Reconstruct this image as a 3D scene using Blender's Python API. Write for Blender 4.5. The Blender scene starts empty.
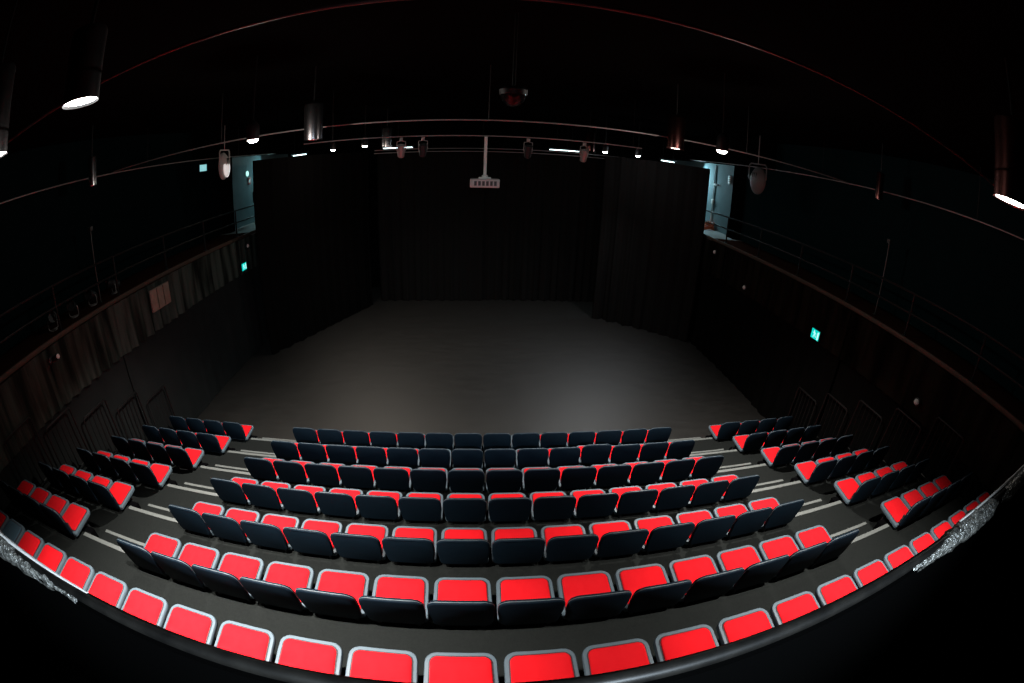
import bpy, bmesh, math, random
from mathutils import Vector, Matrix
random.seed(7)
PI = math.pi
SC = bpy.context.scene
COL = SC.collection

# ------------------------------------------------------------------ settings
D, H = 0.9492, 0.3615          # row depth and row rise
PITCH = 0.52                   # seat spacing
NOSE = 0.236                   # front edge of row one deck
XW = 7.1                       # drape planes under the galleries
XU = 8.4                       # upper side walls
SC.view_settings.view_transform = 'Standard'
SC.view_settings.look = 'None'
SC.view_settings.exposure = 0.0
SC.view_settings.gamma = 1.0
SC.view_settings.use_curve_mapping = False
SC.cycles.use_denoising = True
SC.cycles.max_bounces = 6
SC.cycles.sample_clamp_indirect = 4.0

# ------------------------------------------------------------------ materials
def mat(name, col, rough=0.6, metal=0.0, spec=0.5, noise=None, bump=None, emit=None, stretch=None):
    m = bpy.data.materials.new(name); m.use_nodes = True
    nt = m.node_tree; b = nt.nodes['Principled BSDF']
    b.inputs['Base Color'].default_value = (*col, 1)
    b.inputs['Roughness'].default_value = rough
    b.inputs['Metallic'].default_value = metal
    b.inputs['Specular IOR Level'].default_value = spec
    tc = nt.nodes.new('ShaderNodeTexCoord')
    if noise:
        sc, amt, col2 = noise
        n = nt.nodes.new('ShaderNodeTexNoise'); n.inputs['Scale'].default_value = sc
        n.inputs['Detail'].default_value = 6
        if stretch:
            mp = nt.nodes.new('ShaderNodeMapping'); mp.inputs['Scale'].default_value = stretch
            nt.links.new(tc.outputs['Object'], mp.inputs['Vector']); nt.links.new(mp.outputs['Vector'], n.inputs['Vector'])
        else: nt.links.new(tc.outputs['Object'], n.inputs['Vector'])
        r = nt.nodes.new('ShaderNodeValToRGB')
        r.color_ramp.elements[0].position = 0.5 - amt; r.color_ramp.elements[0].color = (*col, 1)
        r.color_ramp.elements[1].position = 0.5 + amt; r.color_ramp.elements[1].color = (*col2, 1)
        nt.links.new(n.outputs['Fac'], r.inputs['Fac'])
        nt.links.new(r.outputs['Color'], b.inputs['Base Color'])
    if bump:
        n2 = nt.nodes.new('ShaderNodeTexNoise'); n2.inputs['Scale'].default_value = bump[0]
        n2.inputs['Detail'].default_value = 5
        nt.links.new(tc.outputs['Object'], n2.inputs['Vector'])
        bp = nt.nodes.new('ShaderNodeBump'); bp.inputs['Strength'].default_value = bump[1]
        bp.inputs['Distance'].default_value = bump[2]
        nt.links.new(n2.outputs['Fac'], bp.inputs['Height'])
        nt.links.new(bp.outputs['Normal'], b.inputs['Normal'])
    if spec <= 0.1:                       # cloth and dead-matt paint: no sheen at all
        d = nt.nodes.new('ShaderNodeBsdfDiffuse'); d.inputs['Color'].default_value = (*col, 1)
        for key, dst in (('Base Color', 'Color'), ('Normal', 'Normal')):
            for l in list(b.inputs[key].links): nt.links.new(l.from_socket, d.inputs[dst])
        nt.links.new(d.outputs['BSDF'], nt.nodes['Material Output'].inputs['Surface']); nt.nodes.remove(b)
        return m
    if emit:
        b.inputs['Emission Color'].default_value = (*emit[0], 1)
        b.inputs['Emission Strength'].default_value = emit[1]
    return m

M = {}
M['red'] = mat('red_upholstery', (0.64, 0.0085, 0.0140), 0.7, spec=0.1, noise=(9, 0.3, (0.70, 0.0135, 0.0200)), bump=(220, 0.15, 0.002))
M['rim'] = mat('grey_blue_plastic', (0.088, 0.124, 0.152), 0.5, spec=0.3)
M['trim'] = mat('grey_edge_trim', (0.10, 0.12, 0.135), 0.5, spec=0.3)
M['cover'] = mat('grey_blue_cloth', (0.06, 0.105, 0.14), 0.7, spec=0.1)
M['welt'] = mat('dark_piping', (0.03, 0.012, 0.018), 0.7)
M['navy'] = mat('navy_shell', (0.0040, 0.0105, 0.0185), 0.6, spec=0.11, noise=(14, 0.3, (0.0052, 0.013, 0.0225)), bump=(160, 0.1, 0.002))
M['bracket'] = mat('black_steel', (0.015, 0.016, 0.018), 0.5, spec=0.4)
M['carpet'] = mat('charcoal_carpet', (0.0105, 0.0120, 0.0118), 0.95, spec=0.1, noise=(55, 0.25, (0.0155, 0.0172, 0.0168)), bump=(300, 0.3, 0.004))
M['riser'] = mat('riser_face', (0.006, 0.006, 0.0063), 0.8, spec=0.1)
M['nosing'] = mat('pale_nosing_strip', (0.115, 0.125, 0.122), 0.5, noise=(30, 0.3, (0.16, 0.17, 0.165)))
M['beam'] = mat('black_beam', (0.002, 0.002, 0.0023), 0.7, spec=0.1)
M['stage'] = None
M['black'] = mat('matt_black_paint', (0.0025, 0.0025, 0.0025), 0.95, spec=0.04)
M['deadblack'] = mat('black_balcony_dark', (0.0005, 0.0005, 0.0005), 1.0, spec=0.0)  # darker copy of the black, gloom of the balcony put into the colour
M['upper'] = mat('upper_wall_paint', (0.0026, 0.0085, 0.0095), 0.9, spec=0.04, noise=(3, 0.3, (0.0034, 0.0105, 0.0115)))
M['upperlit'] = mat('upper_wall_paint_lit', (0.004, 0.013, 0.0145), 0.9, spec=0.04, noise=(3, 0.3, (0.005, 0.016, 0.0175)))  # lighter copy of the upper wall paint, spill from the bay painted in
M['bay'] = mat('pale_teal_paint', (0.16, 0.26, 0.28), 0.8, spec=0.15, noise=(3, 0.3, (0.20, 0.30, 0.32)))
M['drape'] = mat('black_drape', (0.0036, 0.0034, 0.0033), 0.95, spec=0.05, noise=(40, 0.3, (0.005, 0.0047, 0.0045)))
M['drapelit'] = mat('black_drape_lit', (0.009, 0.0086, 0.0082), 0.9, spec=0.06, noise=(40, 0.3, (0.012, 0.0114, 0.011)))  # lighter copy of the black drape, light on its folds painted in
M['rdrape'] = mat('charcoal_drape_shaded', (0.0030, 0.0030, 0.0030), 0.95, spec=0.06, noise=(3, 0.3, (0.0045, 0.0044, 0.0042)))  # darker copy of the charcoal drape, shade of the right side painted in
M['rpelmet'] = mat('pelmet_drape_dim_side', (0.0025, 0.0023, 0.002), 0.95, spec=0.06, noise=(4, 0.15, (0.011, 0.0096, 0.0075)), stretch=(1, 1, 0.12))  # pelmet darkened for the dim right side, fold shade painted as streaks
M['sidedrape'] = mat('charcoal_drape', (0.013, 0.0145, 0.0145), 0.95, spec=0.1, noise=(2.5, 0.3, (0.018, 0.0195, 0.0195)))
M['pelmet'] = mat('grey_pelmet_fold_shade', (0.009, 0.011, 0.0095), 0.95, spec=0.1, noise=(4, 0.12, (0.052, 0.064, 0.055)), stretch=(1, 1, 0.12))  # dark vertical streaks paint the shade between the folds
M['timber'] = mat('red_brown_timber', (0.050, 0.030, 0.020), 0.7, noise=(12, 0.3, (0.075, 0.046, 0.031)))
M['boards'] = mat('dark_red_floorboards', (0.030, 0.011, 0.008), 0.8, spec=0.1, noise=(8, 0.3, (0.042, 0.016, 0.011)))
M['slab'] = mat('gallery_floor_lit', (0.30, 0.29, 0.27), 0.7, noise=(6, 0.3, (0.36, 0.35, 0.33)))  # paler copy of the gallery floor, bay light put into its colour
M['pipe'] = mat('steel_pipe', (0.30, 0.27, 0.265), 0.42, metal=0.35)
M['darkpipe'] = mat('dark_red_brown_pipe', (0.07, 0.03, 0.03), 0.5)
M['polegrey'] = mat('dull_grey_pole', (0.05, 0.048, 0.046), 0.5)
M['railpipe'] = mat('black_rail_pipe', (0.006, 0.006, 0.006), 0.5, spec=0.25)
M['wornrail'] = mat('worn_rail_steel', (0.0016, 0.0015, 0.0014), 0.42, metal=0.0, spec=0.11, noise=(25, 0.2, (0.005, 0.0046, 0.004)))
M['chrome'] = mat('brushed_aluminium', (0.62, 0.58, 0.60), 0.26, metal=1.0)
M['lens'] = mat('glowing_lens', (1, 1, 1), 0.4, emit=((1.0, 0.97, 0.92), 26.0))
M['lenssmall'] = mat('glowing_lamp', (1, 1, 1), 0.4, emit=((1.0, 0.93, 0.85), 22.0))
M['tube'] = mat('fluorescent_tube', (1, 1, 1), 0.4, emit=((0.72, 0.95, 1.0), 5.0))
M['white'] = mat('white_plastic', (0.75, 0.75, 0.72), 0.45)
M['projbody'] = mat('projector_body', (0.42, 0.41, 0.40), 0.5)
M['projdark'] = mat('projector_vent', (0.02, 0.02, 0.02), 0.5)
M['glass'] = mat('smoked_dome', (0.01, 0.01, 0.011), 0.08, spec=0.25)
M['board'] = mat('brown_board', (0.20, 0.135, 0.10), 0.7, noise=(9, 0.3, (0.27, 0.19, 0.15)))
M['green'] = mat('sign_green', (0.0, 0.3, 0.25), 0.5, emit=((0.0, 0.70, 0.62), 0.9))
M['signwhite'] = mat('sign_white', (0.8, 0.9, 0.9), 0.5, emit=((0.5, 1.0, 0.9), 1.0))
M['redsign'] = mat('sign_red', (0.6, 0.04, 0.03), 0.5)
M['orange'] = mat('orange_plastic', (0.90, 0.22, 0.10), 0.5)
M['wrap'] = mat('crumpled_wrap', (0.10, 0.098, 0.088), 0.3, spec=0.8, noise=(75, 0.10, (0.02, 0.02, 0.018)), bump=(70, 1.0, 0.02))
M['strip'] = mat('pale_tape', (0.35, 0.34, 0.33), 0.35)
M['rust'] = mat('dark_red_steel', (0.26, 0.10, 0.09), 0.24, metal=1.0)
M['floodglow'] = mat('flood_lamp_glow', (.8, .8, .8), .4, emit=((1, .93, .9), .55))
M['glowpane'] = mat('cyan_glow', (.3, .6, .6), .5, emit=((.35, .85, .9), .7))
M['paint'] = mat('lamp_housing_white', (0.62, 0.60, 0.58), 0.5)

def stage_mat():
    m = bpy.data.materials.new('scuffed_stage_floor'); m.use_nodes = True
    nt = m.node_tree; b = nt.nodes['Principled BSDF']
    tc = nt.nodes.new('ShaderNodeTexCoord')
    mp = nt.nodes.new('ShaderNodeMapping'); mp.inputs['Scale'].default_value = (0.9, 2.4, 1)
    n = nt.nodes.new('ShaderNodeTexNoise'); n.inputs['Scale'].default_value = 2.2; n.inputs['Detail'].default_value = 9
    n.inputs['Roughness'].default_value = 0.7
    nt.links.new(tc.outputs['Object'], mp.inputs['Vector']); nt.links.new(mp.outputs['Vector'], n.inputs['Vector'])
    r = nt.nodes.new('ShaderNodeValToRGB')
    r.color_ramp.elements[0].position = 0.3; r.color_ramp.elements[0].color = (0.0105, 0.0096, 0.0085, 1)
    r.color_ramp.elements[1].position = 0.75; r.color_ramp.elements[1].color = (0.0185, 0.0170, 0.0152, 1)
    nt.links.new(n.outputs['Fac'], r.inputs['Fac']); nt.links.new(r.outputs['Color'], b.inputs['Base Color'])
    r2 = nt.nodes.new('ShaderNodeMapRange'); r2.inputs['To Min'].default_value = 0.43; r2.inputs['To Max'].default_value = 0.57
    nt.links.new(n.outputs['Fac'], r2.inputs['Value']); nt.links.new(r2.outputs['Result'], b.inputs['Roughness'])
    b.inputs['Specular IOR Level'].default_value = 0.9
    return m
M['stage'] = stage_mat()

# ------------------------------------------------------------------ mesh helpers
def box(bm, x0, x1, y0, y1, z0, z1, bev=0.0):
    v = [bm.verts.new(p) for p in ((x0,y0,z0),(x1,y0,z0),(x1,y1,z0),(x0,y1,z0),(x0,y0,z1),(x1,y0,z1),(x1,y1,z1),(x0,y1,z1))]
    fs = [bm.faces.new([v[i] for i in f]) for f in ((3,2,1,0),(4,5,6,7),(0,1,5,4),(1,2,6,5),(2,3,7,6),(3,0,4,7))]
    if bev > 0:
        es = list({e for f in fs for e in f.edges})
        bmesh.ops.bevel(bm, geom=es, offset=bev, segments=2, affect='EDGES', profile=0.5)

def frame_of(d):
    d = Vector(d).normalized()
    a = Vector((0, 0, 1)) if abs(d.z) < 0.9 else Vector((1, 0, 0))
    u = d.cross(a).normalized(); return u, d.cross(u).normalized()

def tube(bm, pts, r, seg=10, cap=True, radii=None, closed=False):
    pts = [Vector(p) for p in pts]; rings = []; n = len(pts); u = None
    for i, p in enumerate(pts):
        if closed: d = (pts[(i+1) % n]-p).normalized() + (p-pts[i-1]).normalized()
        elif i == 0: d = pts[1]-p
        elif i == n-1: d = p-pts[-2]
        else: d = (pts[i+1]-p).normalized() + (p-pts[i-1]).normalized()
        d.normalize()
        if u is None: u, w = frame_of(d)
        else:
            u = (u - d*u.dot(d)).normalized(); w = d.cross(u)
        rr = radii[i] if radii else r
        rings.append([bm.verts.new(p + (u*math.cos(2*PI*k/seg) + w*math.sin(2*PI*k/seg))*rr) for k in range(seg)])
    for i in range(n if closed else n-1):
        a, b = rings[i], rings[(i+1) % n]
        for k in range(seg):
            bm.faces.new((a[k], a[(k+1) % seg], b[(k+1) % seg], b[k]))
    if cap and not closed:
        bm.faces.new(rings[0][::-1]); bm.faces.new(rings[-1])

def lathe(bm, prof, seg=20, mtx=None, cap0=True, cap1=True):
    mtx = mtx or Matrix(); rings = []
    for r, z in prof:
        rings.append([bm.verts.new(mtx @ Vector((r*math.cos(2*PI*k/seg), r*math.sin(2*PI*k/seg), z))) for k in range(seg)])
    for a, b in zip(rings, rings[1:]):
        for k in range(seg): bm.faces.new((a[k], a[(k+1) % seg], b[(k+1) % seg], b[k]))
    if cap0: bm.faces.new(rings[0][::-1])
    if cap1: bm.faces.new(rings[-1])

def round_outline(corners, seg=5):
    """corners: [(u, v, radius)] counter-clockwise"""
    out = []; n = len(corners)
    for i in range(n):
        p = Vector(corners[i][:2]); r = corners[i][2]
        a = (Vector(corners[i-1][:2])-p).normalized(); b = (Vector(corners[(i+1) % n][:2])-p).normalized()
        if r <= 0: out.append(p); continue
        ang = a.angle(b); t = r/math.tan(ang/2); c = p + (a+b).normalized()*(r/math.sin(ang/2))
        s = p+a*t-c; e = p+b*t-c
        a0 = math.atan2(s.y, s.x); a1 = math.atan2(e.y, e.x)
        while a1 < a0: a1 += 2*PI
        for k in range(seg+1):
            q = a0+(a1-a0)*k/seg; out.append(c+Vector((math.cos(q), math.sin(q)))*r)
    return out

def inset_outline(pts, d):
    n = len(pts); out = []
    for i in range(n):
        a = (pts[i]-pts[i-1]).normalized(); b = (pts[(i+1) % n]-pts[i]).normalized()
        na = Vector((-a.y, a.x)); nb = Vector((-b.y, b.x)); m = (na+nb)
        if m.length < 1e-6: m = na
        m.normalize(); out.append(pts[i]+m*(d/max(0.5, m.dot(na))))
    return out

def pad(bm, pts, prof, fn):
    """stack of inset outlines; prof [(inset, height)], fn(u, v, h) -> 3D"""
    rings = []
    for ins, h in prof:
        o = inset_outline(pts, ins) if abs(ins) > 1e-9 else pts
        rings.append([bm.verts.new(fn(p.x, p.y, h)) for p in o])
    n = len(pts)
    for a, b in zip(rings, rings[1:]):
        for k in range(n): bm.faces.new((a[k], a[(k+1) % n], b[(k+1) % n], b[k]))
    for ring, flip in ((rings[0], True), (rings[-1], False)):
        if flip: ring = ring[::-1]
        bm.faces.new(ring)

def obj(name, bm, m, parent=None, smooth=True, angle=40):
    me = bpy.data.meshes.new(name)
    bmesh.ops.remove_doubles(bm, verts=bm.verts, dist=1e-6)
    bmesh.ops.recalc_face_normals(bm, faces=bm.faces)
    bm.to_mesh(me); bm.free()
    for mm in (m if isinstance(m, (list, tuple)) else [m]): me.materials.append(mm)
    if smooth:
        me.polygons.foreach_set('use_smooth', [True]*len(me.polygons))
        try: me.set_sharp_from_angle(angle=math.radians(angle))
        except Exception: pass
    o = bpy.data.objects.new(name, me); COL.objects.link(o)
    if parent: o.parent = parent
    return o

def new(): return bmesh.new()

def thing(name, label, cat, loc=(0, 0, 0), rz=0, group=None):
    o = bpy.data.objects.new(name, None); o.empty_display_size = 0.1; COL.objects.link(o)
    o.location = loc; o.rotation_euler = (0, 0, rz)
    return tag(o, label, cat, group)

def tag(o, label, cat, group=None):
    o['label'] = label; o['category'] = cat
    if group: o['group'] = group
    return o

def struct(name, bm, m, smooth=False):
    o = obj(name, bm, m, None, smooth); o['kind'] = 'structure'; return o

def dup(root, loc, label, rz=None, group=None):
    r = root.copy(); COL.objects.link(r); r.location = loc
    if rz is not None: r.rotation_euler = (0, 0, rz)
    r['label'] = label
    if group: r['group'] = group
    for ch in list(root.children):
        c = ch.copy(); COL.objects.link(c); c.parent = r
        for g in list(ch.children):
            d = g.copy(); COL.objects.link(d); d.parent = c
    return r

ORD = ['', 'first', 'second', 'third', 'fourth', 'fifth', 'sixth', 'seventh', 'eighth', 'ninth', 'tenth', 'eleventh', 'twelfth',
       'thirteenth', 'fourteenth', 'fifteenth', 'sixteenth', 'seventeenth', 'eighteenth', 'nineteenth', 'twentieth',
       'twenty-first', 'twenty-second', 'twenty-third', 'twenty-fourth', 'twenty-fifth', 'twenty-sixth']

# ------------------------------------------------------------------ camera (a full-frame fisheye held above the balcony rail)
cd = bpy.data.cameras.new('camera'); cam = bpy.data.objects.new('camera', cd); COL.objects.link(cam)
cd.type = 'PANO'; cd.panorama_type = 'FISHEYE_EQUISOLID'
cd.sensor_width = 36.0; cd.sensor_fit = 'HORIZONTAL'
cd.fisheye_lens = 450.16*36.0/1024.0; cd.fisheye_fov = math.radians(220)
cd.clip_start = 0.02
Rr = Vector((0.9966691668998093, -0.07249784395640216, 0.037344803827483564))
Uu = Vector((-0.005543707271291581, 0.3966417594233638, 0.9179567429847815))
Ff = Vector((0.08136239340709132, 0.915106210941228, -0.3949187050974645))
cm = Matrix.Identity(4)
for i in range(3): cm[i][0] = Rr[i]; cm[i][1] = Uu[i]; cm[i][2] = -Ff[i]
cm.translation = (-0.12886, -6.55575, 5.48267)
cam.matrix_world = cm
SC.camera = cam

# ------------------------------------------------------------------ room shell
b = new(); box(b, -XU-.2, XU+.2, -9.2, 12.2, -0.2, 0.0); struct('floor', b, M['stage'])
b = new(); box(b, -XU-.2, XU+.2, -9.2, 12.2, 7.0, 7.2); struct('ceiling', b, M['black'])
b = new(); box(b, -XU-.2, XU+.2, 12.0, 12.2, 0, 7.0); struct('wall_back', b, M['black'])
b = new(); box(b, -XU-.2, XU+.2, -9.2, -9.0, 0, 7.0); struct('wall_rear', b, M['black'])
for s, nm in ((-1, 'left'), (1, 'right')):
    b = new(); x = sorted((s*XU, s*(XU+.2)))
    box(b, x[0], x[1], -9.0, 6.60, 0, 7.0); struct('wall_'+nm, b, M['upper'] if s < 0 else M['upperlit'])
    b = new(); box(b, x[0], x[1], 6.60, 12.0, 0, 7.0); struct('wall_'+nm+'_bay', b, M['bay'])
    # pilaster that closes off the lit bay of the gallery
    b = new(); x = sorted((s*XU, s*(XU-.28))); box(b, x[0], x[1], 6.20, 6.60, 3.66, 6.14); struct('trim_%d' % (1 if s < 0 else 2), b, M['black'])
    # gallery slab
    b = new(); x = sorted((s*(XW+.06), s*XU)); box(b, x[0], x[1], -6.3, 6.0, 3.50, 3.66); struct('floor_gallery_'+nm, b, M['boards'])
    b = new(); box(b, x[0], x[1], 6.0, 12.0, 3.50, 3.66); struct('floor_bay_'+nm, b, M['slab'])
for s in (-1, 1):
    b = new(); x = sorted((s*7.72, s*XU)); box(b, x[0], x[1], 4.6, 12.0, 6.14, 7.0); struct('ceiling_bulkhead_'+('left' if s < 0 else 'right'), b, M['black'])
# balcony that the photograph is taken from
b = new(); box(b, -XU, XU, -9.0, -6.36, 3.60, 3.75)
for v in b.verts:
    if v.co.y > -7: v.co.y += .012*v.co.x
struct('floor_balcony', b, M['deadblack'])
b = new(); box(b, -XU, XU, -6.50, -6.42, 0.0, 3.60); struct('wall_below_balcony', b, M['black'])
b = new(); box(b, -XU, XU, -6.350, -6.322, 3.60, 4.880)
for v in b.verts: v.co.y += .012*v.co.x
struct('wall_balcony_parapet', b, M['deadblack'])

# ------------------------------------------------------------------ raked seating tiers
AISLE = (3.62, 4.86)
for r in range(1, 8):
    y0 = -(r-1)*D + NOSE; z1 = r*H; z0 = (r-1)*H
    t = thing('seating_tier', '%s carpeted seating tier up from the stage floor, charcoal with pale strips in its aisles' % ORD[r].capitalize(), 'seating platform', (0, y0, 0), 0, 'raked seating tiers')
    t['label'] = '%s charcoal carpeted tier up from the stage floor, carrying one row of red seats' % ORD[r]
    back = -D-0.02 if r < 7 else -(6.30+y0) - 0.03
    back = -D-0.0 if r < 7 else -6.415 - y0
    b = new(); box(b, -6.95, 6.95, back, 0.0, z1-0.05, z1); obj('deck', b, M['carpet'], t, smooth=False)
    b = new(); box(b, -6.95, 6.95, -0.03, 0.0, z0 if r == 1 else z0, z1-0.05); obj('riser', b, M['riser'], t, smooth=False)
    if r < 7:
        for s in (-1, 1):
            x = sorted((s*AISLE[0], s*4.80))
            b = new(); box(b, x[0], x[1], -0.05, 0.006, z1-0.03, z1+0.006); obj('nosing', b, M['nosing'], t, smooth=False)
        for x0, x1 in ((-6.9, -4.715), (-3.6, 3.6), (4.715, 6.9)):
            b = new(); box(b, x0, x1, 0.006, 0.128, z1-0.20, z1-0.02, 0.008); obj('seat_beam', b, M['beam'], t)
    else:
        b = new(); box(b, -6.9, 6.9, 0.006, 0.128, z1-0.20, z1-0.02, 0.008); obj('seat_beam', b, M['beam'], t)
# half-height steps in the two aisles
for s, side in ((-1, 'left'), (1, 'right')):
    for r in range(1, 7):
        y0 = -(r-1)*D + NOSE; zb = (r-1)*H; x = sorted((s*3.64, s*4.70))
        lab = 'carpeted half step with pale nosing in the %s aisle, leading up to the %s tier' % (side, ORD[r])
        t = thing('aisle_step', lab, 'step', (0, y0, zb), 0, 'half steps in the %s aisle' % side)
        b = new(); box(b, x[0], x[1], 0.010, 0.292, 0.003, H/2-0.002); obj('tread', b, M['carpet'], t, smooth=False)
        b = new(); box(b, x[0], x[1], 0.255, 0.299, H/2-0.025, H/2+0.004); obj('nosing', b, M['nosing'], t, smooth=False)

# ------------------------------------------------------------------ theatre seats
# origin of a seat: centre, at its row's deck nose, on the deck of the row in front
def make_seat():
    t = thing('theatre_seat', '', 'seat')
    oy = -NOSE                                     # back top centre lies at y = oy
    pan = round_outline([(-.245, .085, .03), (.245, .085, .03), (.238, .538, .085), (-.238, .538, .085)])
    def pf(u, v, h):
        return (u, v+oy, 0.458 + 0.030*(v-.1)/.45 + h - 0.035*max(0, v-.47)**1*2)
    b = new(); pad(b, pan, [(.02, -.062), (.004, -.050), (0, -.030), (0, -.010), (.006, -.001), (.013, 0.0)], pf); obj('seat_pan', b, M['rim'], t)
    cush = round_outline([(-.207, .125, .03), (.207, .125, .03), (.200, .497, .052), (-.200, .497, .052)])
    b = new(); pad(b, cush, [(-.008, -.02), (-.008, .002), (0, .004)], pf); obj('welt', b, M['welt'], t)
    b = new(); pad(b, cush, [(0, -.01), (.001, .006), (.005, .011), (.013, .014), (.026, .0155)], pf); obj('cushion', b, M['red'], t)
    back = round_outline([(-.225, -.43, .05), (.225, -.43, .05), (.250, -.215, .25), (.247, .002, .108), (-.247, .002, .108), (-.250, -.215, .25)], 8)
    trimpts = [p for p in inset_outline(back, .004) if p.y > -.20]
    def bf(u, v, h):
        z = .88+v; y = oy - 0.115*(v) + h*1.0 + .30*u*u - .004
        return (u, y - .0, z)
    b = new(); pad(b, back, [(.016, -.022), (.006, -.018), (0, -.010), (0, .012), (.006, .020), (.014, .022)], bf); obj('backrest', b, M['navy'], t)
    i0 = max(range(len(trimpts)), key=lambda i: (trimpts[i]-trimpts[i-1]).length); tp = trimpts[i0:]+trimpts[:i0]
    b = new(); tube(b, [bf(p.x, p.y, -.002) for p in tp], .0055, 6); obj('edge_trim', b, M['trim'], t)
    bc = round_outline([(-.19, -.37, .04), (.19, -.37, .04), (.207, -.04, .08), (-.207, -.04, .08)])
    b = new(); pad(b, bc, [(0, .018), (.002, .030), (.010, .036), (.024, .040)], bf); obj('back_cushion', b, M['red'], t)
    for s in (-1, 1):
        b = new()
        x0, x1 = sorted((s*.150, s*.180))
        box(b, x0, x1, -.16, .20, .365, .410, .006)         # arm under the pan
        box(b, x0, x1, .133, .165, .15, .37, .004)          # upright clamped to the nose beam
        box(b, x0, x1, -.165, -.125, .365, .60, .004)        # upright carrying the back
        obj('bracket', b, M['bracket'], t)
    return t
proto = make_seat(); used = [False]
def seat(x, r, label, group):
    loc = (x, -(r-1)*D + NOSE, (r-1)*H)
    if not used[0]:
        used[0] = True; proto.location = loc; proto['label'] = label; proto['group'] = group; return proto
    return dup(proto, loc, label, None, group)
ROWN = {1: 'front row', 2: 'second row', 3: 'third row', 4: 'fourth row', 5: 'fifth row', 6: 'sixth row'}
jit = random.Random(3)
for r in range(1, 7):
    for i in range(14):
        lab = 'red-cushioned theatre seat, %s from left aisle, middle block, %s from the stage' % (ORD[i+1], ROWN[r])
        o = seat((i-6.5)*PITCH, r, lab, 'middle block seats, '+ROWN[r])
        if r == 2 and i == 10: o.location.z += 0.035
    for j in range(4):
        lab = 'red-cushioned theatre seat, %s outward from left aisle, side block, %s from stage' % (ORD[j+1], ROWN[r])
        seat(-5.06-j*PITCH, r, lab, 'left block seats, '+ROWN[r])
        lab = 'red-cushioned theatre seat, %s outward from right aisle, side block, %s from stage' % (ORD[j+1], ROWN[r])
        seat(5.04+j*PITCH, r, lab, 'right block seats, '+ROWN[r])
for k, i in enumerate(range(-5, 20)):
    o = seat((i-6.5)*PITCH, 7, 'red-cushioned theatre seat, %s from left in unbroken top row below the balcony rail' % ORD[k+1], 'top row seats')

    if i == -4:                                    # its cushion is hidden by a grey-blue cover
        o['label'] = 'theatre seat covered in grey-blue cloth, second from left in the top row'
        for c in o.children:
            if c.name.startswith('cushion'):
                c.data = c.data.copy(); c.data.materials[0] = M['cover']; c.name = 'cushion_cover'; c['label'] = 'grey-blue cloth cover'
# guard rails that close the row ends
for s, side in ((-1, 'left'), (1, 'right')):
    for r in range(1, 6):
        y0 = -(r-1)*D; z = r*H
        t = thing('guard_rail', 'black barred guard rail on the %s edge of the seating, at the %s tier' % (side, ORD[r]), 'guard rail', (s*6.975, y0, z), 0, 'guard rails on the %s edge' % side)
        b = new(); tube(b, [(0, .36, -.34), (0, .30, 1.06), (0, .26, 1.10), (0, -.38, 1.10), (0, -.42, 1.06), (0, -.42, 0.0)], .018, 8); obj('rail_frame', b, M['railpipe'], t)
        b = new()
        for k in range(5): tube(b, [(0, .20-.12*k, .12), (0, .20-.12*k, 1.10)], .007, 6)
        tube(b, [(0, .30, .12), (0, -.42, .12)], .010, 6)
        obj('bars', b, M['railpipe'], t)

# ------------------------------------------------------------------ drapes
def drape(name, label, path, z0, z1, amp, wl, m, cat='curtain', group=None, seed=0, seglen=0.05, thick=0.012):
    rnd = random.Random(seed); pts = []
    ph = rnd.random()*6; acc = 0; L = 0
    for a, c in zip(path, path[1:]):
        a = Vector(a); c = Vector(c); d = c-a; n = max(2, int(d.length/seglen)); nn = Vector((-d.y, d.x)).normalized()
        for k in range(n + (1 if c == Vector(path[-1]) else 0)):
            q = a+d*(k/n); sdist = L+d.length*k/n
            w = math.sin(2*PI*sdist/wl+ph+1.3*math.sin(sdist*1.7+ph)) + .45*math.sin(2*PI*sdist/(wl*.41)+2*ph)
            pts.append((q, nn, w*amp*(.65+.35*math.sin(sdist*.9+ph))))
        L += d.length
    zs = [z0+(z1-z0)*k/6 for k in range(7)]
    b = new(); front = []; rear = []
    for q, nn, w in pts:
        cf = []; cb = []
        for z in zs:
            t = (z-z0)/(z1-z0); a = w*(1.0-.55*t)
            p = q+nn*a
            cf.append(b.verts.new((p.x+nn.x*thick/2, p.y+nn.y*thick/2, z))); cb.append(b.verts.new((p.x-nn.x*thick/2, p.y-nn.y*thick/2, z)))
        front.append(cf); rear.append(cb)
    n = len(pts)
    for i in range(n-1):
        for k in range(6):
            b.faces.new((front[i][k], front[i+1][k], front[i+1][k+1], front[i][k+1]))
            b.faces.new((rear[i][k+1], rear[i+1][k+1], rear[i+1][k], rear[i][k]))
        b.faces.new((front[i][0], rear[i][0], rear[i+1][0], front[i+1][0]))
        b.faces.new((front[i][6], front[i+1][6], rear[i+1][6], rear[i][6]))
    for i in (0, n-1):
        for k in range(6):
            b.faces.new((front[i][k], front[i][k+1], rear[i][k+1], rear[i][k]))
    o = obj(name, b, m, None, True, 80)
    return tag(o, label, cat, group)

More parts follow.
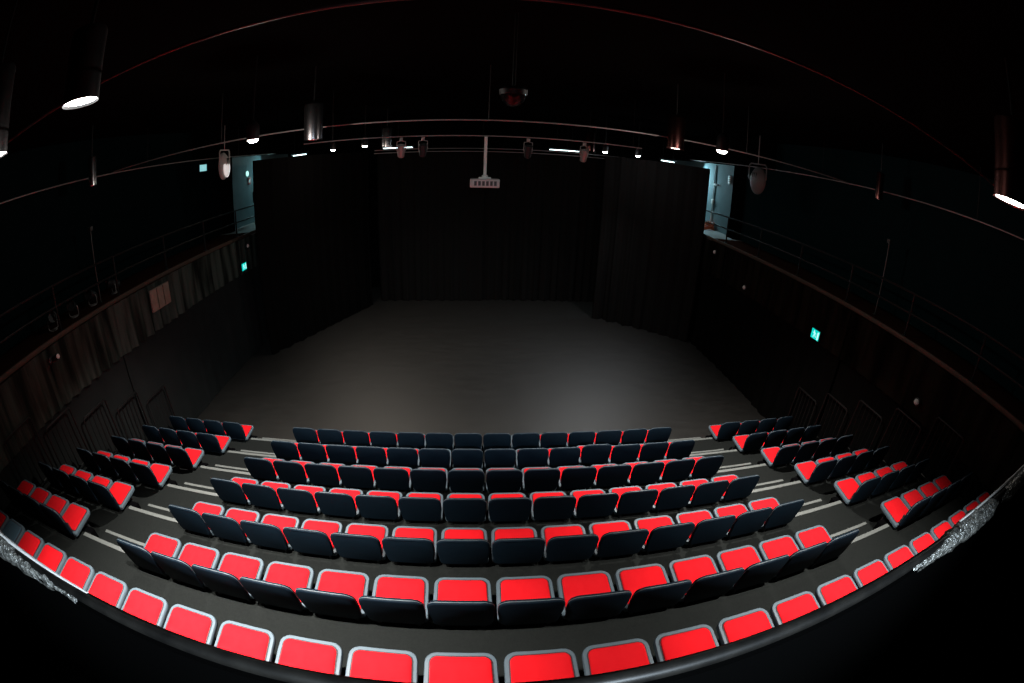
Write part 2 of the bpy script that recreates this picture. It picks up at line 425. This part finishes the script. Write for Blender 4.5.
drape('stage_curtain', 'tall black pleated back curtain behind the stage, its left half beside the projector', [(-3.9, 10.15), (0.1, 10.15)], .01, 5.72, .07, .42, M['drapelit'], group='black stage curtains', seed=1)
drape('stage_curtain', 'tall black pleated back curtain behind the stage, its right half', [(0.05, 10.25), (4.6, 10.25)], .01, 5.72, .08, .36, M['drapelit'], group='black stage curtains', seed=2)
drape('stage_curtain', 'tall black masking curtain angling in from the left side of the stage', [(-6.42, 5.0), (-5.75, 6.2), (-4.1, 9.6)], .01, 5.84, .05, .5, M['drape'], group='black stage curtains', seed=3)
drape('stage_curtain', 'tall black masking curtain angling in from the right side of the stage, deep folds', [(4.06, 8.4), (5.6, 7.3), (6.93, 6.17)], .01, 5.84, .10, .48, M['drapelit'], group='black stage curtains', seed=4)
LSEG = [(-5.9, -3.2), (-3.2, -.6), (-.6, 2.0), (2.0, 4.9), (4.9, 7.6)]
for s, side in ((-1, 'left'), (1, 'right')):
    for k, (a, c) in enumerate(LSEG):
        where = ['beside the upper seat rows', 'beside the middle seat rows', 'beside the front seat rows', 'beside the stage floor', 'behind the masking curtain'][k]
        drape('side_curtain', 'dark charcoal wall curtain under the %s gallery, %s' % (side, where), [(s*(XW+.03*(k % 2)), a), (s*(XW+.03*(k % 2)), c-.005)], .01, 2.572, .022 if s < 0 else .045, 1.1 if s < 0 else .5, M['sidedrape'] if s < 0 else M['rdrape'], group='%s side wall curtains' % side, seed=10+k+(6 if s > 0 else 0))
        drape('gallery_valance_drape', 'dark grey fold-shaded pelmet drape along the %s gallery edge, %s' % (side, where), [(s*(XW-.05+.02*(k % 2)), a), (s*(XW-.05+.02*(k % 2)), c-.005)], 2.58, 3.595, .05, .30, M['pelmet'] if s < 0 else M['rpelmet'], group='%s gallery pelmets' % side, seed=30+k+(6 if s > 0 else 0))
    b = new(); x = sorted((s*(XW+.0), s*(XW+.055))); box(b, x[0], x[1], -6.2, 9.0, 3.60, 3.685, .006)
    tag(obj('edge_board', b, M['timber']), 'long brown timber edge board along the %s gallery floor' % side, 'board')

# ------------------------------------------------------------------ galleries: rails, lit bays and what stands there
for s, side in ((-1, 'left'), (1, 'right')):
    t = thing('gallery_rail', 'black two-bar pipe handrail along the front of the %s gallery' % side, 'handrail', (s*7.3, 0, 3.66))
    for z in (.42, .78):
        b = new(); tube(b, [(0, -6.0, z), (0, 9.0, z)], .022, 8); obj('rail_bar', b, M['railpipe'], t)
    for k in range(9):
        b = new(); y = -5.6+1.82*k; tube(b, [(0, y, 0), (0, y, .78)], .024, 8); lathe(b, [(.06, 0), (.06, .012)], 10, Matrix.Translation((0, y, 0))); obj('post', b, M['railpipe'], t)
    t = thing('mounted_fluorescent_light', 'fluorescent batten lighting the teal wall bay at the end of the %s gallery' % side, 'light fitting', (s*8.32, 10.2, 5.5), 0)
    b = new(); box(b, -.05, .05, -.62, .62, -.02, .05, .006); obj('housing', b, M['white'], t)
    b = new(); tube(b, [(-s*.03, -.58, -.045), (-s*.03, .58, -.045)], .02, 8); obj('tube', b, M['tube'], t)
def pole(name, label, x, y, z0, z1):
    t = thing(name, label, 'pole', (x, y, z0))
    b = new(); tube(b, [(0, 0, 0), (0, 0, z1-z0)], .014, 8); obj('upright', b, M['polegrey'], t)
    b = new(); lathe(b, [(.05, 0), (.05, .012)], 12); obj('foot_plate', b, M['railpipe'], t)
    b = new(); box(b, -.05, .05, -.04, .04, z1-z0-.08, z1-z0, .008); obj('clamp', b, M['polegrey'], t)
pole('gallery_pole', 'thin upright steel pole standing among the lanterns on the left gallery', -7.5, -.55, 3.66, 5.15)
pole('gallery_pole', 'thin upright steel pole standing on the right gallery above the rail', 7.5, -.9, 3.66, 5.2)

def lantern(name, label, loc, rz, tilt, mbody, L=.34, R=.085, group=None, hang=True):
    t = thing(name, label, 'stage light', loc, rz, group)
    mx = Matrix.Rotation(tilt, 4, 'X')
    b = new(); lathe(b, [(.6*R, -L*.5), (R*.92, -L*.42), (R, -L*.1), (R, L*.35), (R*1.12, L*.36), (R*1.12, L*.5), (R*.9, L*.5), (R*.85, L*.40)], 18, mx, True, True); obj('housing', b, mbody, t)
    b = new(); tube(b, [mx @ Vector((-R*1.1, 0, 0)), (-R*1.25, 0, .05 if hang else -.05), (-R*1.2, 0, .19 if hang else -.17), (0, 0, .21 if hang else -.19), (R*1.2, 0, .19 if hang else -.17), (R*1.25, 0, .05 if hang else -.05), mx @ Vector((R*1.1, 0, 0))], .010, 6); obj('yoke', b, M['pipe'], t)
    b = new()
    if hang: box(b, -.03, .03, -.03, .03, .205, .275, .006)
    else: lathe(b, [(.09, -.20), (.09, -.185), (.03, -.18)], 12)
    obj('clamp', b, M['pipe'], t)
    return t
for k, (x, y, rz, w) in enumerate(((-7.62, -.70, .4, 'beside the pole'), (-7.62, .02, -.3, 'above the brown board'), (-7.6, -1.32, .7, 'second from the pole'), (-7.6, -1.95, 1.2, 'furthest from the stage'))):
    lantern('stage_lantern', 'black stage lantern standing on the left gallery floor, %s' % w, (x, y, 3.86), rz, 1.2, M['bracket'], .36, .09, 'lanterns on the left gallery', False)
# round flood lamps with a yoke, hung under the gallery pipes
def flood(label, loc, rz, m, lit=False):
    t = thing('flood_lamp', label, 'stage light', loc, rz)
    mx = Matrix.Rotation(PI/2, 4, 'Y')
    b = new(); lathe(b, [(.02, -.13), (.12, -.12), (.22, -.07), (.28, 0), (.30, .03), (.30, .07), (.27, .085), (.18, .06), (.02, .05)], 28, mx @ Matrix.Scale(1.3, 4, (1, 0, 0)), True, True); obj('body', b, m, t)
    if lit:
        b = new(); lathe(b, [(.24, -.068), (.20, -.092), (.13, -.122), (.03, -.135)], 24, mx @ Matrix.Translation((.06, 0, 0)) @ Matrix.Scale(1.15, 4, (1, 0, 0)), True, True); obj('lens', b, M['floodglow'], t)  # glow added on the camera-facing side to brighten the lamp
    for k in (-1, 0, 1):
        b = new(); box(b, -.128, -.105, k*.07-.014, k*.07+.014, .07, .21, .004); obj('vent', b, M['projdark'], t)
    b = new(); tube(b, [(0, -.31, 0), (0, -.36, .06), (0, -.36, .40), (0, -.30, .46), (0, .30, .46), (0, .36, .40), (0, .36, .06), (0, .31, 0)], .022, 8); obj('yoke', b, m, t)
    b = new(); tube(b, [(0, 0, .46), (0, 0, 7.0-loc[2])], .014, 8); obj('hanger', b, M['pipe'], t)
flood('white oval flood lamp in a bracket, hung above the left gallery before the lit bay', (-7.24, 4.72, 5.82), 3.28, M['paint'], True)
flood('dark grey flood lamp in a bracket, hung above the right gallery before lit bay', (7.22, 3.9, 5.72), .15, mat('lamp_housing_grey', (.13, .13, .13), .5))

# small objects in the lit bays
def disc_sign(label, s, y, z, r, m):
    t = thing('wall_sign', label, 'sign', (s*8.385, y, z), 0)
    mx = Matrix.Rotation(PI/2, 4, 'Y')
    b = new(); lathe(b, [(r, -.008), (r, .008)], 20, mx); obj('plate', b, m, t)
    return t
t = thing('wall_lamp', 'small rectangular cyan-glowing wall lamp on the upper left gallery wall', 'wall lamp', (-8.40, 5.15, 5.90))
b = new(); box(b, 0, .05, -.22, .22, -.13, .13, .01); obj('case', b, M['bracket'], t)
b = new(); box(b, .05, .06, -.19, .19, -.10, .10, .003); obj('pane', b, M['glowpane'], t)
disc_sign('small round pale disc on the teal wall of the left gallery bay', -1, 8.15, 5.5, .10, M['signwhite'])
t = thing('wall_sign', 'small red and white notice on the teal wall, below the pale disc', 'sign', (-8.385, 8.3, 5.22))
b = new(); box(b, -.006, .006, -.10, .10, -.13, .13, .003); obj('plate', b, M['redsign'], t)
b = new(); box(b, .006, .010, -.05, .05, -.05, .05); obj('symbol', b, M['white'], t)
t = thing('wall_sign', 'small white notice on the teal wall of the right gallery bay', 'sign', (8.385, 7.28, 5.62))
b = new(); box(b, -.006, .006, -.10, .10, -.14, .14, .003); obj('plate', b, M['white'], t)
for k in range(3):
    b = new(); box(b, -.010, -.006, -.07, .07, .07-.07*k, .10-.07*k); obj('symbol', b, M['projdark'], t)
t = thing('cable_coil', 'orange-red coiled cable lying on the right gallery floor in the lit bay', 'cable', (8.15, 8.1, 3.66))
for k in range(5):
    b = new(); n = 26; rr = .26-.03*(k % 3)
    tube(b, [(rr*math.cos(2*PI*q/n), rr*.8*math.sin(2*PI*q/n), .03+.055*k+.02*math.sin(6*PI*q/n+k)) for q in range(n)], .026, 7, closed=True); obj('loop', b, M['orange'], t)
t = thing('wall_conduit', 'thin white conduit with a switch box on the teal wall of the right bay', 'conduit', (8.375, 8.35, 3.66))
b = new(); tube(b, [(0, 0, 0), (0, 0, 2.4)], .018, 8); obj('pipe', b, M['white'], t)
b = new(); box(b, -.03, .02, -.07, .07, .95, 1.12, .008); obj('switch_box', b, M['white'], t)
b = new(); box(b, -.02, .02, -.30, .0, 1.66, 1.72, .005); obj('bracket', b, M['bracket'], t)
t = thing('equipment_stand', 'dark equipment stand with white feet in the left gallery bay, before the teal wall', 'stand', (-8.05, 8.15, 3.66))
b = new(); tube(b, [(0, 0, .2), (0, 0, 1.25)], .03, 8); obj('pole', b, M['bracket'], t)
b = new(); box(b, -.10, .10, -.09, .09, .75, 1.15, .02); obj('case', b, M['bracket'], t)
for k in range(3):
    a = 2*PI*k/3+.4
    b = new(); tube(b, [(0, 0, .3), (.2*math.cos(a), .2*math.sin(a), .02)], .018, 6); obj('leg', b, M['white'], t)

# exit signs, wall lights, brown board on the gallery edges
def exit_sign(label, s, y, z):
    t = thing('exit_sign', label, 'exit sign', (s*6.93, y, z), 0 if s > 0 else PI)
    b = new(); box(b, 0.0, .05, -.15, .15, -.115, .115, .008); obj('case', b, M['bracket'], t)
    b = new(); box(b, -.006, .0, -.138, .138, -.103, .103); obj('panel', b, M['green'], t)
    b = new(); x0, x1 = -.011, -.006
    def q(pts):
        va = [b.verts.new((x0, p, z_)) for p, z_ in pts]; vb = [b.verts.new((x1, p, z_)) for p, z_ in pts]; n = len(pts)
        b.faces.new(va); b.faces.new(vb[::-1])
        for k in range(n): b.faces.new((va[k], vb[k], vb[(k+1) % n], va[(k+1) % n]))
    q([(.045+.016*math.cos(a*PI/5), .062+.016*math.sin(a*PI/5)) for a in range(10)])
    q([(.02, .045), (.05, .04), (.035, -.01), (.005, -.005)])
    q([(.02, .045), (.012, .03), (-.025, .01), (-.03, .022)])
    q([(.05, .04), (.055, .025), (.085, .01), (.09, .022)])
    q([(.005, -.005), (.025, -.01), (-.01, -.05), (-.045, -.055), (-.045, -.04), (-.02, -.036)])
    q([(.02, -.008), (.036, -.01), (.06, -.045), (.05, -.085), (.036, -.082), (.042, -.05)])
    obj('running_figure', b, M['signwhite'], t)
    b = new(); q([(-.12, -.085), (-.075, -.085), (-.075, .075), (-.12, .075)]); obj('doorway', b, M['signwhite'], t)
exit_sign('glowing green running-man exit sign on the right gallery edge beside the front rows', 1, .22, 2.76)
exit_sign('glowing green exit sign on the left gallery edge, near the stage curtain', -1, 4.95, 2.82)
def bulkhead(label, x, y, z, s):
    t = thing('wall_fitting', label, 'wall fitting', (x, y, z), 0 if s > 0 else PI)
    mx = Matrix.Rotation(-PI/2, 4, 'Y')
    b = new(); lathe(b, [(.075, -.02), (.075, .02), (.06, .03)], 18, mx); obj('base', b, M['bracket'], t)
    b = new(); lathe(b, [(.055, .03), (.05, .05), (.03, .068), (.008, .075)], 18, mx); obj('dome', b, M['white'], t)
bulkhead('small white dome fitting on the right gallery edge, beside the stage curtain', 6.96, 5.3, 3.33, 1)
bulkhead('small white dome fitting on the right gallery edge, between stage curtain and exit sign', 6.96, 3.4, 2.8, 1)
bulkhead('small white dome fitting on the right gallery edge, beside the upper seat rows', 6.96, -2.95, 2.88, 1)
bulkhead('small white dome fitting on the left gallery edge, above the exit sign', -6.96, 5.3, 3.36, -1)
t = thing('wall_camera', 'small black swivel camera with shiny lens on the left gallery edge', 'camera', (-6.98, -2.6, 3.42))
b = new(); box(b, -.03, .03, -.05, .05, -.05, .05, .008); obj('mount', b, M['bracket'], t)
b = new(); tube(b, [(.03, 0, 0), (.10, -.05, .02), (.12, -.12, .0)], .014, 8); obj('arm', b, M['chrome'], t)
b = new(); lathe(b, [(.05, -.10), (.055, .08), (.045, .10)], 14, Matrix.Translation((.14, .05, .02)) @ Matrix.Rotation(PI/2.4, 4, 'Y')); obj('housing', b, M['bracket'], t)
b = new(); lathe(b, [(.042, .098), (.03, .112), (.005, .118)], 14, Matrix.Translation((.14, .05, .02)) @ Matrix.Rotation(PI/2.4, 4, 'Y')); obj('lens', b, M['white'], t)
t = thing('hanging_board', 'pale brown framed board fixed to the left gallery pelmet', 'board', (-6.945, .88, 3.26))
b = new(); box(b, -.03, .02, -.35, .35, -.235, .235, .006); obj('panel', b, M['board'], t)
for k in (-1, 1):
    b = new(); box(b, .02, .03, k*.12-.01, k*.12+.01, -.22, .22); obj('batten', b, M['timber'], t)

# ------------------------------------------------------------------ overhead pipes
def pipe(label, pts, r=.024, hang=None, m='pipe'):
    t = thing('lighting_pipe', label, 'pipe', tuple(pts[0]))
    o = Vector(pts[0])
    b = new(); tube(b, [Vector(p)-o for p in pts], r, 10); obj('tube', b, M[m], t)
    for h in (hang or []):
        b = new(); q = Vector(h)-o; tube(b, [q, q+Vector((0, 0, 7.0-h[2]))], .008, 6); obj('hanger', b, M['railpipe'], t)
pipe('long steel pipe spanning the ceiling above the top seat row', [(-8.3, -5.03, 6.10), (8.3, -4.97, 6.10)], .008, [(-5, -5.02, 6.1), (0, -5, 6.1), (5, -4.98, 6.1)], 'darkpipe')
pipe('long steel pipe spanning the ceiling above the front seat row', [(-7.4, .20, 6.10), (7.4, .50, 6.10)], .012, [(-4.5, .27, 6.1), (0, .35, 6.1), (4.5, .44, 6.1)])
pipe('steel pipe running above the left gallery rail towards the stage', [(-7.5, -6.2, 6.07), (-7.5, 8.8, 6.10)], .014, [(-7.5, -3, 6.08), (-7.5, 1.5, 6.08), (-7.5, 6, 6.09)])
pipe('steel pipe running above the right gallery rail towards the stage', [(7.5, -6.2, 6.07), (7.5, 8.8, 6.13)], .014, [(7.5, -3, 6.08), (7.5, 1.5, 6.1), (7.5, 6, 6.12)])
pipe('shorter steel pipe above the stage that carries the projector pole', [(-3.6, 2.03, 5.95), (3.2, 2.46, 5.95)], .012, [(-3, 2.07, 5.95), (3, 2.45, 5.95)])
pipe('steel pipe in front of the back curtain, the upper of two', [(-3.85, 9.5, 5.87), (5.2, 9.55, 5.87)], .016, [(-3, 9.5, 5.87), (0, 9.52, 5.87), (3, 9.54, 5.87)])
pipe('steel pipe in front of the back curtain, the lower of two', [(-3.85, 9.42, 5.76), (5.2, 9.47, 5.76)], .016, [(-3.6, 9.42, 5.76), (4, 9.46, 5.76)])
for i, (x, y, z, lab) in enumerate(((-3.3, 11.2, 5.98, 'left of centre'), (3.2, 11.2, 5.98, 'right of centre'), (-6.42, 8.6, 5.93, 'behind the left masking curtain'), (6.5, 8.6, 5.93, 'behind the right masking curtain'))):
    t = thing('hanging_fluorescent_light', 'fluorescent batten glowing over the top of the black curtains, '+lab, 'light fitting', (x, y, z), 0 if i < 2 else (-.5 if i == 2 else .5))
    hl = .62 if i < 2 else .36
    b = new(); box(b, -hl, hl, -.12, .12, .02, .09, .006); obj('housing', b, M['bracket'], t)
    for k in (-1, 1):
        b = new(); tube(b, [(-hl+.04, k*.05, 0), (hl-.04, k*.05, 0)], .013, 8); obj('tube', b, M['tube'], t)
    for k in (-.3, .3):
        b = new(); tube(b, [(k, 0, .09), (k, 0, 7.0-z)], .008, 6); obj('hanger', b, M['railpipe'], t)

# lanterns on the projector pipe
for x, lab in ((-1.62, 'left of the projector, outermost'), (-1.2, 'left of the projector, innermost'), (.82, 'just right of the projector'), (1.95, 'right of the projector, outermost')):
    lantern('hanging_spotlight', 'small stage lantern clamped to the projector pipe, '+lab, (x, 2.258+x*.0632, 5.655), 0.2, .35, M['pipe'] if abs(x) > 1.5 else M['bracket'], .26, .07, 'lanterns on the projector pipe')

# projector on its drop pole
t = thing('projector', 'pale grey video projector hanging on a white drop pole above the stage', 'projector', (0.0, 2.25, 4.925))
b = new(); box(b, -.28, .28, -.22, .22, 0, .17, .02); obj('body', b, M['projbody'], t)
for k in range(6):
    b = new(); x0 = -.2+.075*k; box(b, x0, x0+.05, -.226, -.218, .04, .13); obj('vent', b, M['projdark'], t)
b = new(); lathe(b, [(.07, 0), (.075, .05), (.06, .055)], 16, Matrix.Translation((.12, .22, .085)) @ Matrix.Rotation(-PI/2, 4, 'X')); obj('lens', b, M['glass'], t)
b = new(); box(b, -.12, .12, -.10, .10, .17, .20, .008); obj('mounting_plate', b, M['white'], t)
b = new(); tube(b, [(0, 0, .20), (0, 0, 1.008)], .030, 12); obj('drop_pole', b, M['white'], t)
b = new(); lathe(b, [(.06, .195), (.06, .23), (.032, .25)], 14); obj('collar', b, M['white'], t)

# dome under the ceiling
t = thing('dome_camera', 'dark glass dome hanging from the ceiling above the middle seats', 'dome camera', (0.17, -2.3, 6.12))
b = new(); lathe(b, [(.005, -.12), (.06, -.105), (.10, -.06), (.12, 0)], 20, None, True, False); obj('dome', b, M['glass'], t)
b = new(); lathe(b, [(.13, 0), (.135, .05), (.10, .08), (.03, .09)], 20); obj('housing', b, M['bracket'], t)
b = new(); tube(b, [(0, 0, .08), (0, 0, .88)], .016, 8); obj('hanger', b, M['railpipe'], t)

# ------------------------------------------------------------------ pendants
def spot(loc, watts, col=(1, .95, .88), size=2.0, blend=1.0, rad=.07, aim=None):
    l = bpy.data.lights.new('pendant_light', 'SPOT'); l.energy = watts; l.color = col; l.spot_size = size; l.spot_blend = blend; l.shadow_soft_size = rad
    o = bpy.data.objects.new('pendant_light', l); COL.objects.link(o); o.location = loc
    if aim:
        d = Vector(aim)-Vector(loc); o.rotation_euler = d.to_track_quat('-Z', 'Y').to_euler()
    return o
def pendant(label, x, y, z, m, lit, R=.14, L=.52, watts=0, group=None, col=(1, .95, .88), size=2.0):
    t = thing('pendant_downlight', label, 'pendant light', (x, y, z), 0, group)
    b = new(); lathe(b, [(R*.93, .03), (R, 0.0), (R, L), (R*.9, L+.02), (.03, L+.03)], 28, None, False, True)
    obj('cylinder', b, m, t)
    b = new(); lathe(b, [(R*.94, .02), (R*.90, .012), (.005, .008)], 28, None, True, True); obj('lens', b, M[lit], t)
    b = new(); tube(b, [(0, 0, L+.02), (0, 0, 7.0-z)], .012, 8); obj('drop_rod', b, M['railpipe'], t)
    if watts: 
        o = spot((x, y, z-.03), watts, col, size)
    return t
G = 'cylinder downlights under the ceiling'
pendant('silver cylinder downlight hanging nearest the projector on the left, bright streak down its side', -2.50, -.32, 5.87, M['chrome'], 'projdark', group=G)
pendant('dark red-tinted cylinder downlight hanging right of the projector, glowing rim below', 2.90, .11, 5.90, M['rust'], 'lens', group=G, watts=150)
pendant('silver cylinder downlight over the stage, left of the projector', -2.67, 5.94, 5.88, M['chrome'], 'lens', group=G, watts=60)
pendant('dark red-tinted cylinder downlight over the stage, right of the projector', 2.87, 5.76, 5.88, M['rust'], 'lens', group=G, watts=60)
pendant('silver cylinder downlight hanging close to the left gallery', -6.95, -.85, 5.89, M['chrome'], 'projdark', .09, .50, group=G)
pendant('dim cylinder downlight hanging close to the right gallery', 7.1, -.75, 5.89, M['rust'], 'projdark', .09, .50, group=G)
pendant('lit black downlight at the upper left, with a wide glowing lens above the top row', -1.88, -5.19, 5.98, M['bracket'], 'lens', .10, .34, watts=2000, size=1.55, group=G)
pendant('lit silver downlight cut by the left picture edge, above the top row', -2.86, -5.27, 5.98, M['chrome'], 'lens', .13, .52, watts=850, group=G, size=1.5)
pendant('dark red downlight with a wide glowing lens above the right end of the top row', 3.13, -5.36, 5.945, M['rust'], 'lens', .17, .55, watts=1300, group=G, size=1.66)
# lamps seen as bright points over the front rows and the stage
def lamp(label, x, y, z, watts, col=(1, .94, .86), R=.075, glow=.08, aim=None):
    t = thing('ceiling_lamp', label, 'ceiling lamp', (x, y, z), 0, 'small bright ceiling lamps')
    b = new(); lathe(b, [(R*1.05, 0), (R*1.15, .02), (R*1.1, .18), (R*.5, .24), (.02, .25)], 18, None, False, True); obj('housing', b, M['bracket'], t)
    b = new(); lathe(b, [(.01, -.035), (R*.6, -.028), (R, 0.0), (R, .01)], 18, None, True, True); obj('bulb', b, M['lenssmall'], t)
    b = new(); tube(b, [(0, 0, .24), (0, 0, 7.0-z)], .012, 8); obj('drop_rod', b, M['railpipe'], t)
    spot((x, y, z-.06), watts, col, 1.8, 1.0, .06, aim)
    l = bpy.data.lights.new('bulb_glow', 'POINT'); l.energy = watts*glow; l.color = col; l.shadow_soft_size = .05
    o = bpy.data.objects.new('bulb_glow', l); COL.objects.link(o); o.location = (x, y, z-.06)
lamp('small bright lamp over the front rows, beside the left gallery lamp', -2.87, -1.52, 5.9, 2400, glow=.026, aim=(-3.5, -1.6, 0))
lamp('small bright starry lamp over the front rows, beside the right lit bay', 2.94, -1.32, 5.9, 2200, glow=.028, aim=(3.4, -1.4, 0))
lamp('small bright lamp over the stage, below and beside the silver cylinder', -4.3, 6.05, 5.9, 330, (1, .90, .78), aim=(-1.5, 6.6, 0))
lamp('small bright lamp over the stage, just left of the small silver cylinder', -3.04, 4.89, 5.9, 200, (1, .88, .72), aim=(-1.6, 2.6, 0))
lamp('small bright lamp over the stage, just right of the red cylinder', 3.44, 6.13, 5.9, 190, (.88, .95, 1), aim=(1.7, 2.6, 0))
lamp('small bright starry lamp over the stage, before the right masking curtain', 4.51, 6.29, 5.9, 330, (.90, .95, 1), aim=(1.9, 6.2, 0))
# lamp over the balcony, behind the camera: it reaches the front rows over the parapet
t = thing('balcony_spotlight', 'cool white lamp on the ceiling over the balcony, behind the rail', 'ceiling lamp', (.25, -7.75, 6.01))
b = new(); lathe(b, [(.10, 0), (.11, .02), (.11, .3), (.03, .45)], 18, None, False, True); obj('housing', b, M['bracket'], t)
b = new(); lathe(b, [(.01, .004), (.10, .006)], 18, None, True, True); obj('lens', b, M['lens'], t)
spot((.25, -7.75, 5.98), 1500, (.72, .87, 1.0), 1.5, 1.0, .08, aim=(-1.3, -.6, .2))
# battens' own light
def area(loc, aim, w, sx, sy, col):
    l = bpy.data.lights.new('batten_light', 'AREA'); l.shape = 'RECTANGLE'; l.size = sx; l.size_y = sy; l.energy = w; l.color = col
    o = bpy.data.objects.new('batten_light', l); COL.objects.link(o); o.location = loc
    o.rotation_euler = (Vector(aim)-Vector(loc)).to_track_quat('-Z', 'Y').to_euler()
for s in (-1, 1):
    area((s*8.05, 9.6, 5.5), (s*8.3, 7.2, 4.2), 13 if s < 0 else 46, .1, 1.1, (.50, .93, 1.0) if s < 0 else (.55, .88, 1.0))

# ------------------------------------------------------------------ balcony rail in front of the camera
t = thing('balcony_rail', 'curved-looking dark metal rail along the balcony front, its ends wrapped and shining', 'rail', (0, -6.329, 4.888))
t['label'] = 'dark metal balcony rail above the top seat row, crumpled wrapping at both ends'
def ry(x): return .012*x
b = new(); tube(b, [(-4, ry(-4), 0), (0, 0, 0), (4, ry(4), 0)], .0135, 14); obj('rail_tube', b, M['wornrail'], t)
for k in range(5):
    x = -3.2+1.6*k; b = new(); tube(b, [(x, ry(x), -.05), (x, ry(x), 0)], .012, 8); obj('rail_support', b, M['railpipe'], t)
rn = random.Random(5)
for x0, x1 in ((-2.2, -.88), (.74, 1.33), (1.38, 2.6)):
    n = int((x1-x0)/.02); pts = []; rad = []
    for k in range(n+1):
        x = x0+(x1-x0)*k/n; pts.append((x, ry(x)-.006+.003*rn.uniform(-1, 1), -.012+.004*rn.uniform(-1, 1))); e = min(1, max(.15, k/(14 if x0 > 0 and x0 < 1 else 4)), max(.15, (n-k)/(22 if x1 < 0 else 4)))
        rad.append(.012+e*(.016+.006*rn.random()))
    b = new(); tube(b, pts, .03, 14, True, rad)
    for v in b.verts:
        v.co += Vector((rn.uniform(-1, 1), rn.uniform(-1, 1), rn.uniform(-1, 1)))*.003
    tag_o = obj('wrapping', b, M['wrap'], t, True, 180); tag_o['label'] = 'crumpled shiny wrapping'
b = new(); tube(b, [(-2.2, ry(-2.2)+.012, .016), (-1.5, ry(-1.5)+.010, .014), (-.84, ry(-.84)+.008, .010)], .008, 8, True, [.009, .0085, .003]); obj('tape_strip', b, M['strip'], t)
b = new(); tube(b, [(1.0, ry(1.0)+.012, .020), (2.6, ry(2.6)+.012, .016)], .006, 8, True, [.003, .007]); obj('tape_strip', b, M['strip'], t)

# ------------------------------------------------------------------ world
w = bpy.data.worlds.new('world'); SC.world = w; w.use_nodes = True
w.node_tree.nodes['Background'].inputs['Color'].default_value = (0, 0, 0, 1)
w.node_tree.nodes['Background'].inputs['Strength'].default_value = 0.0
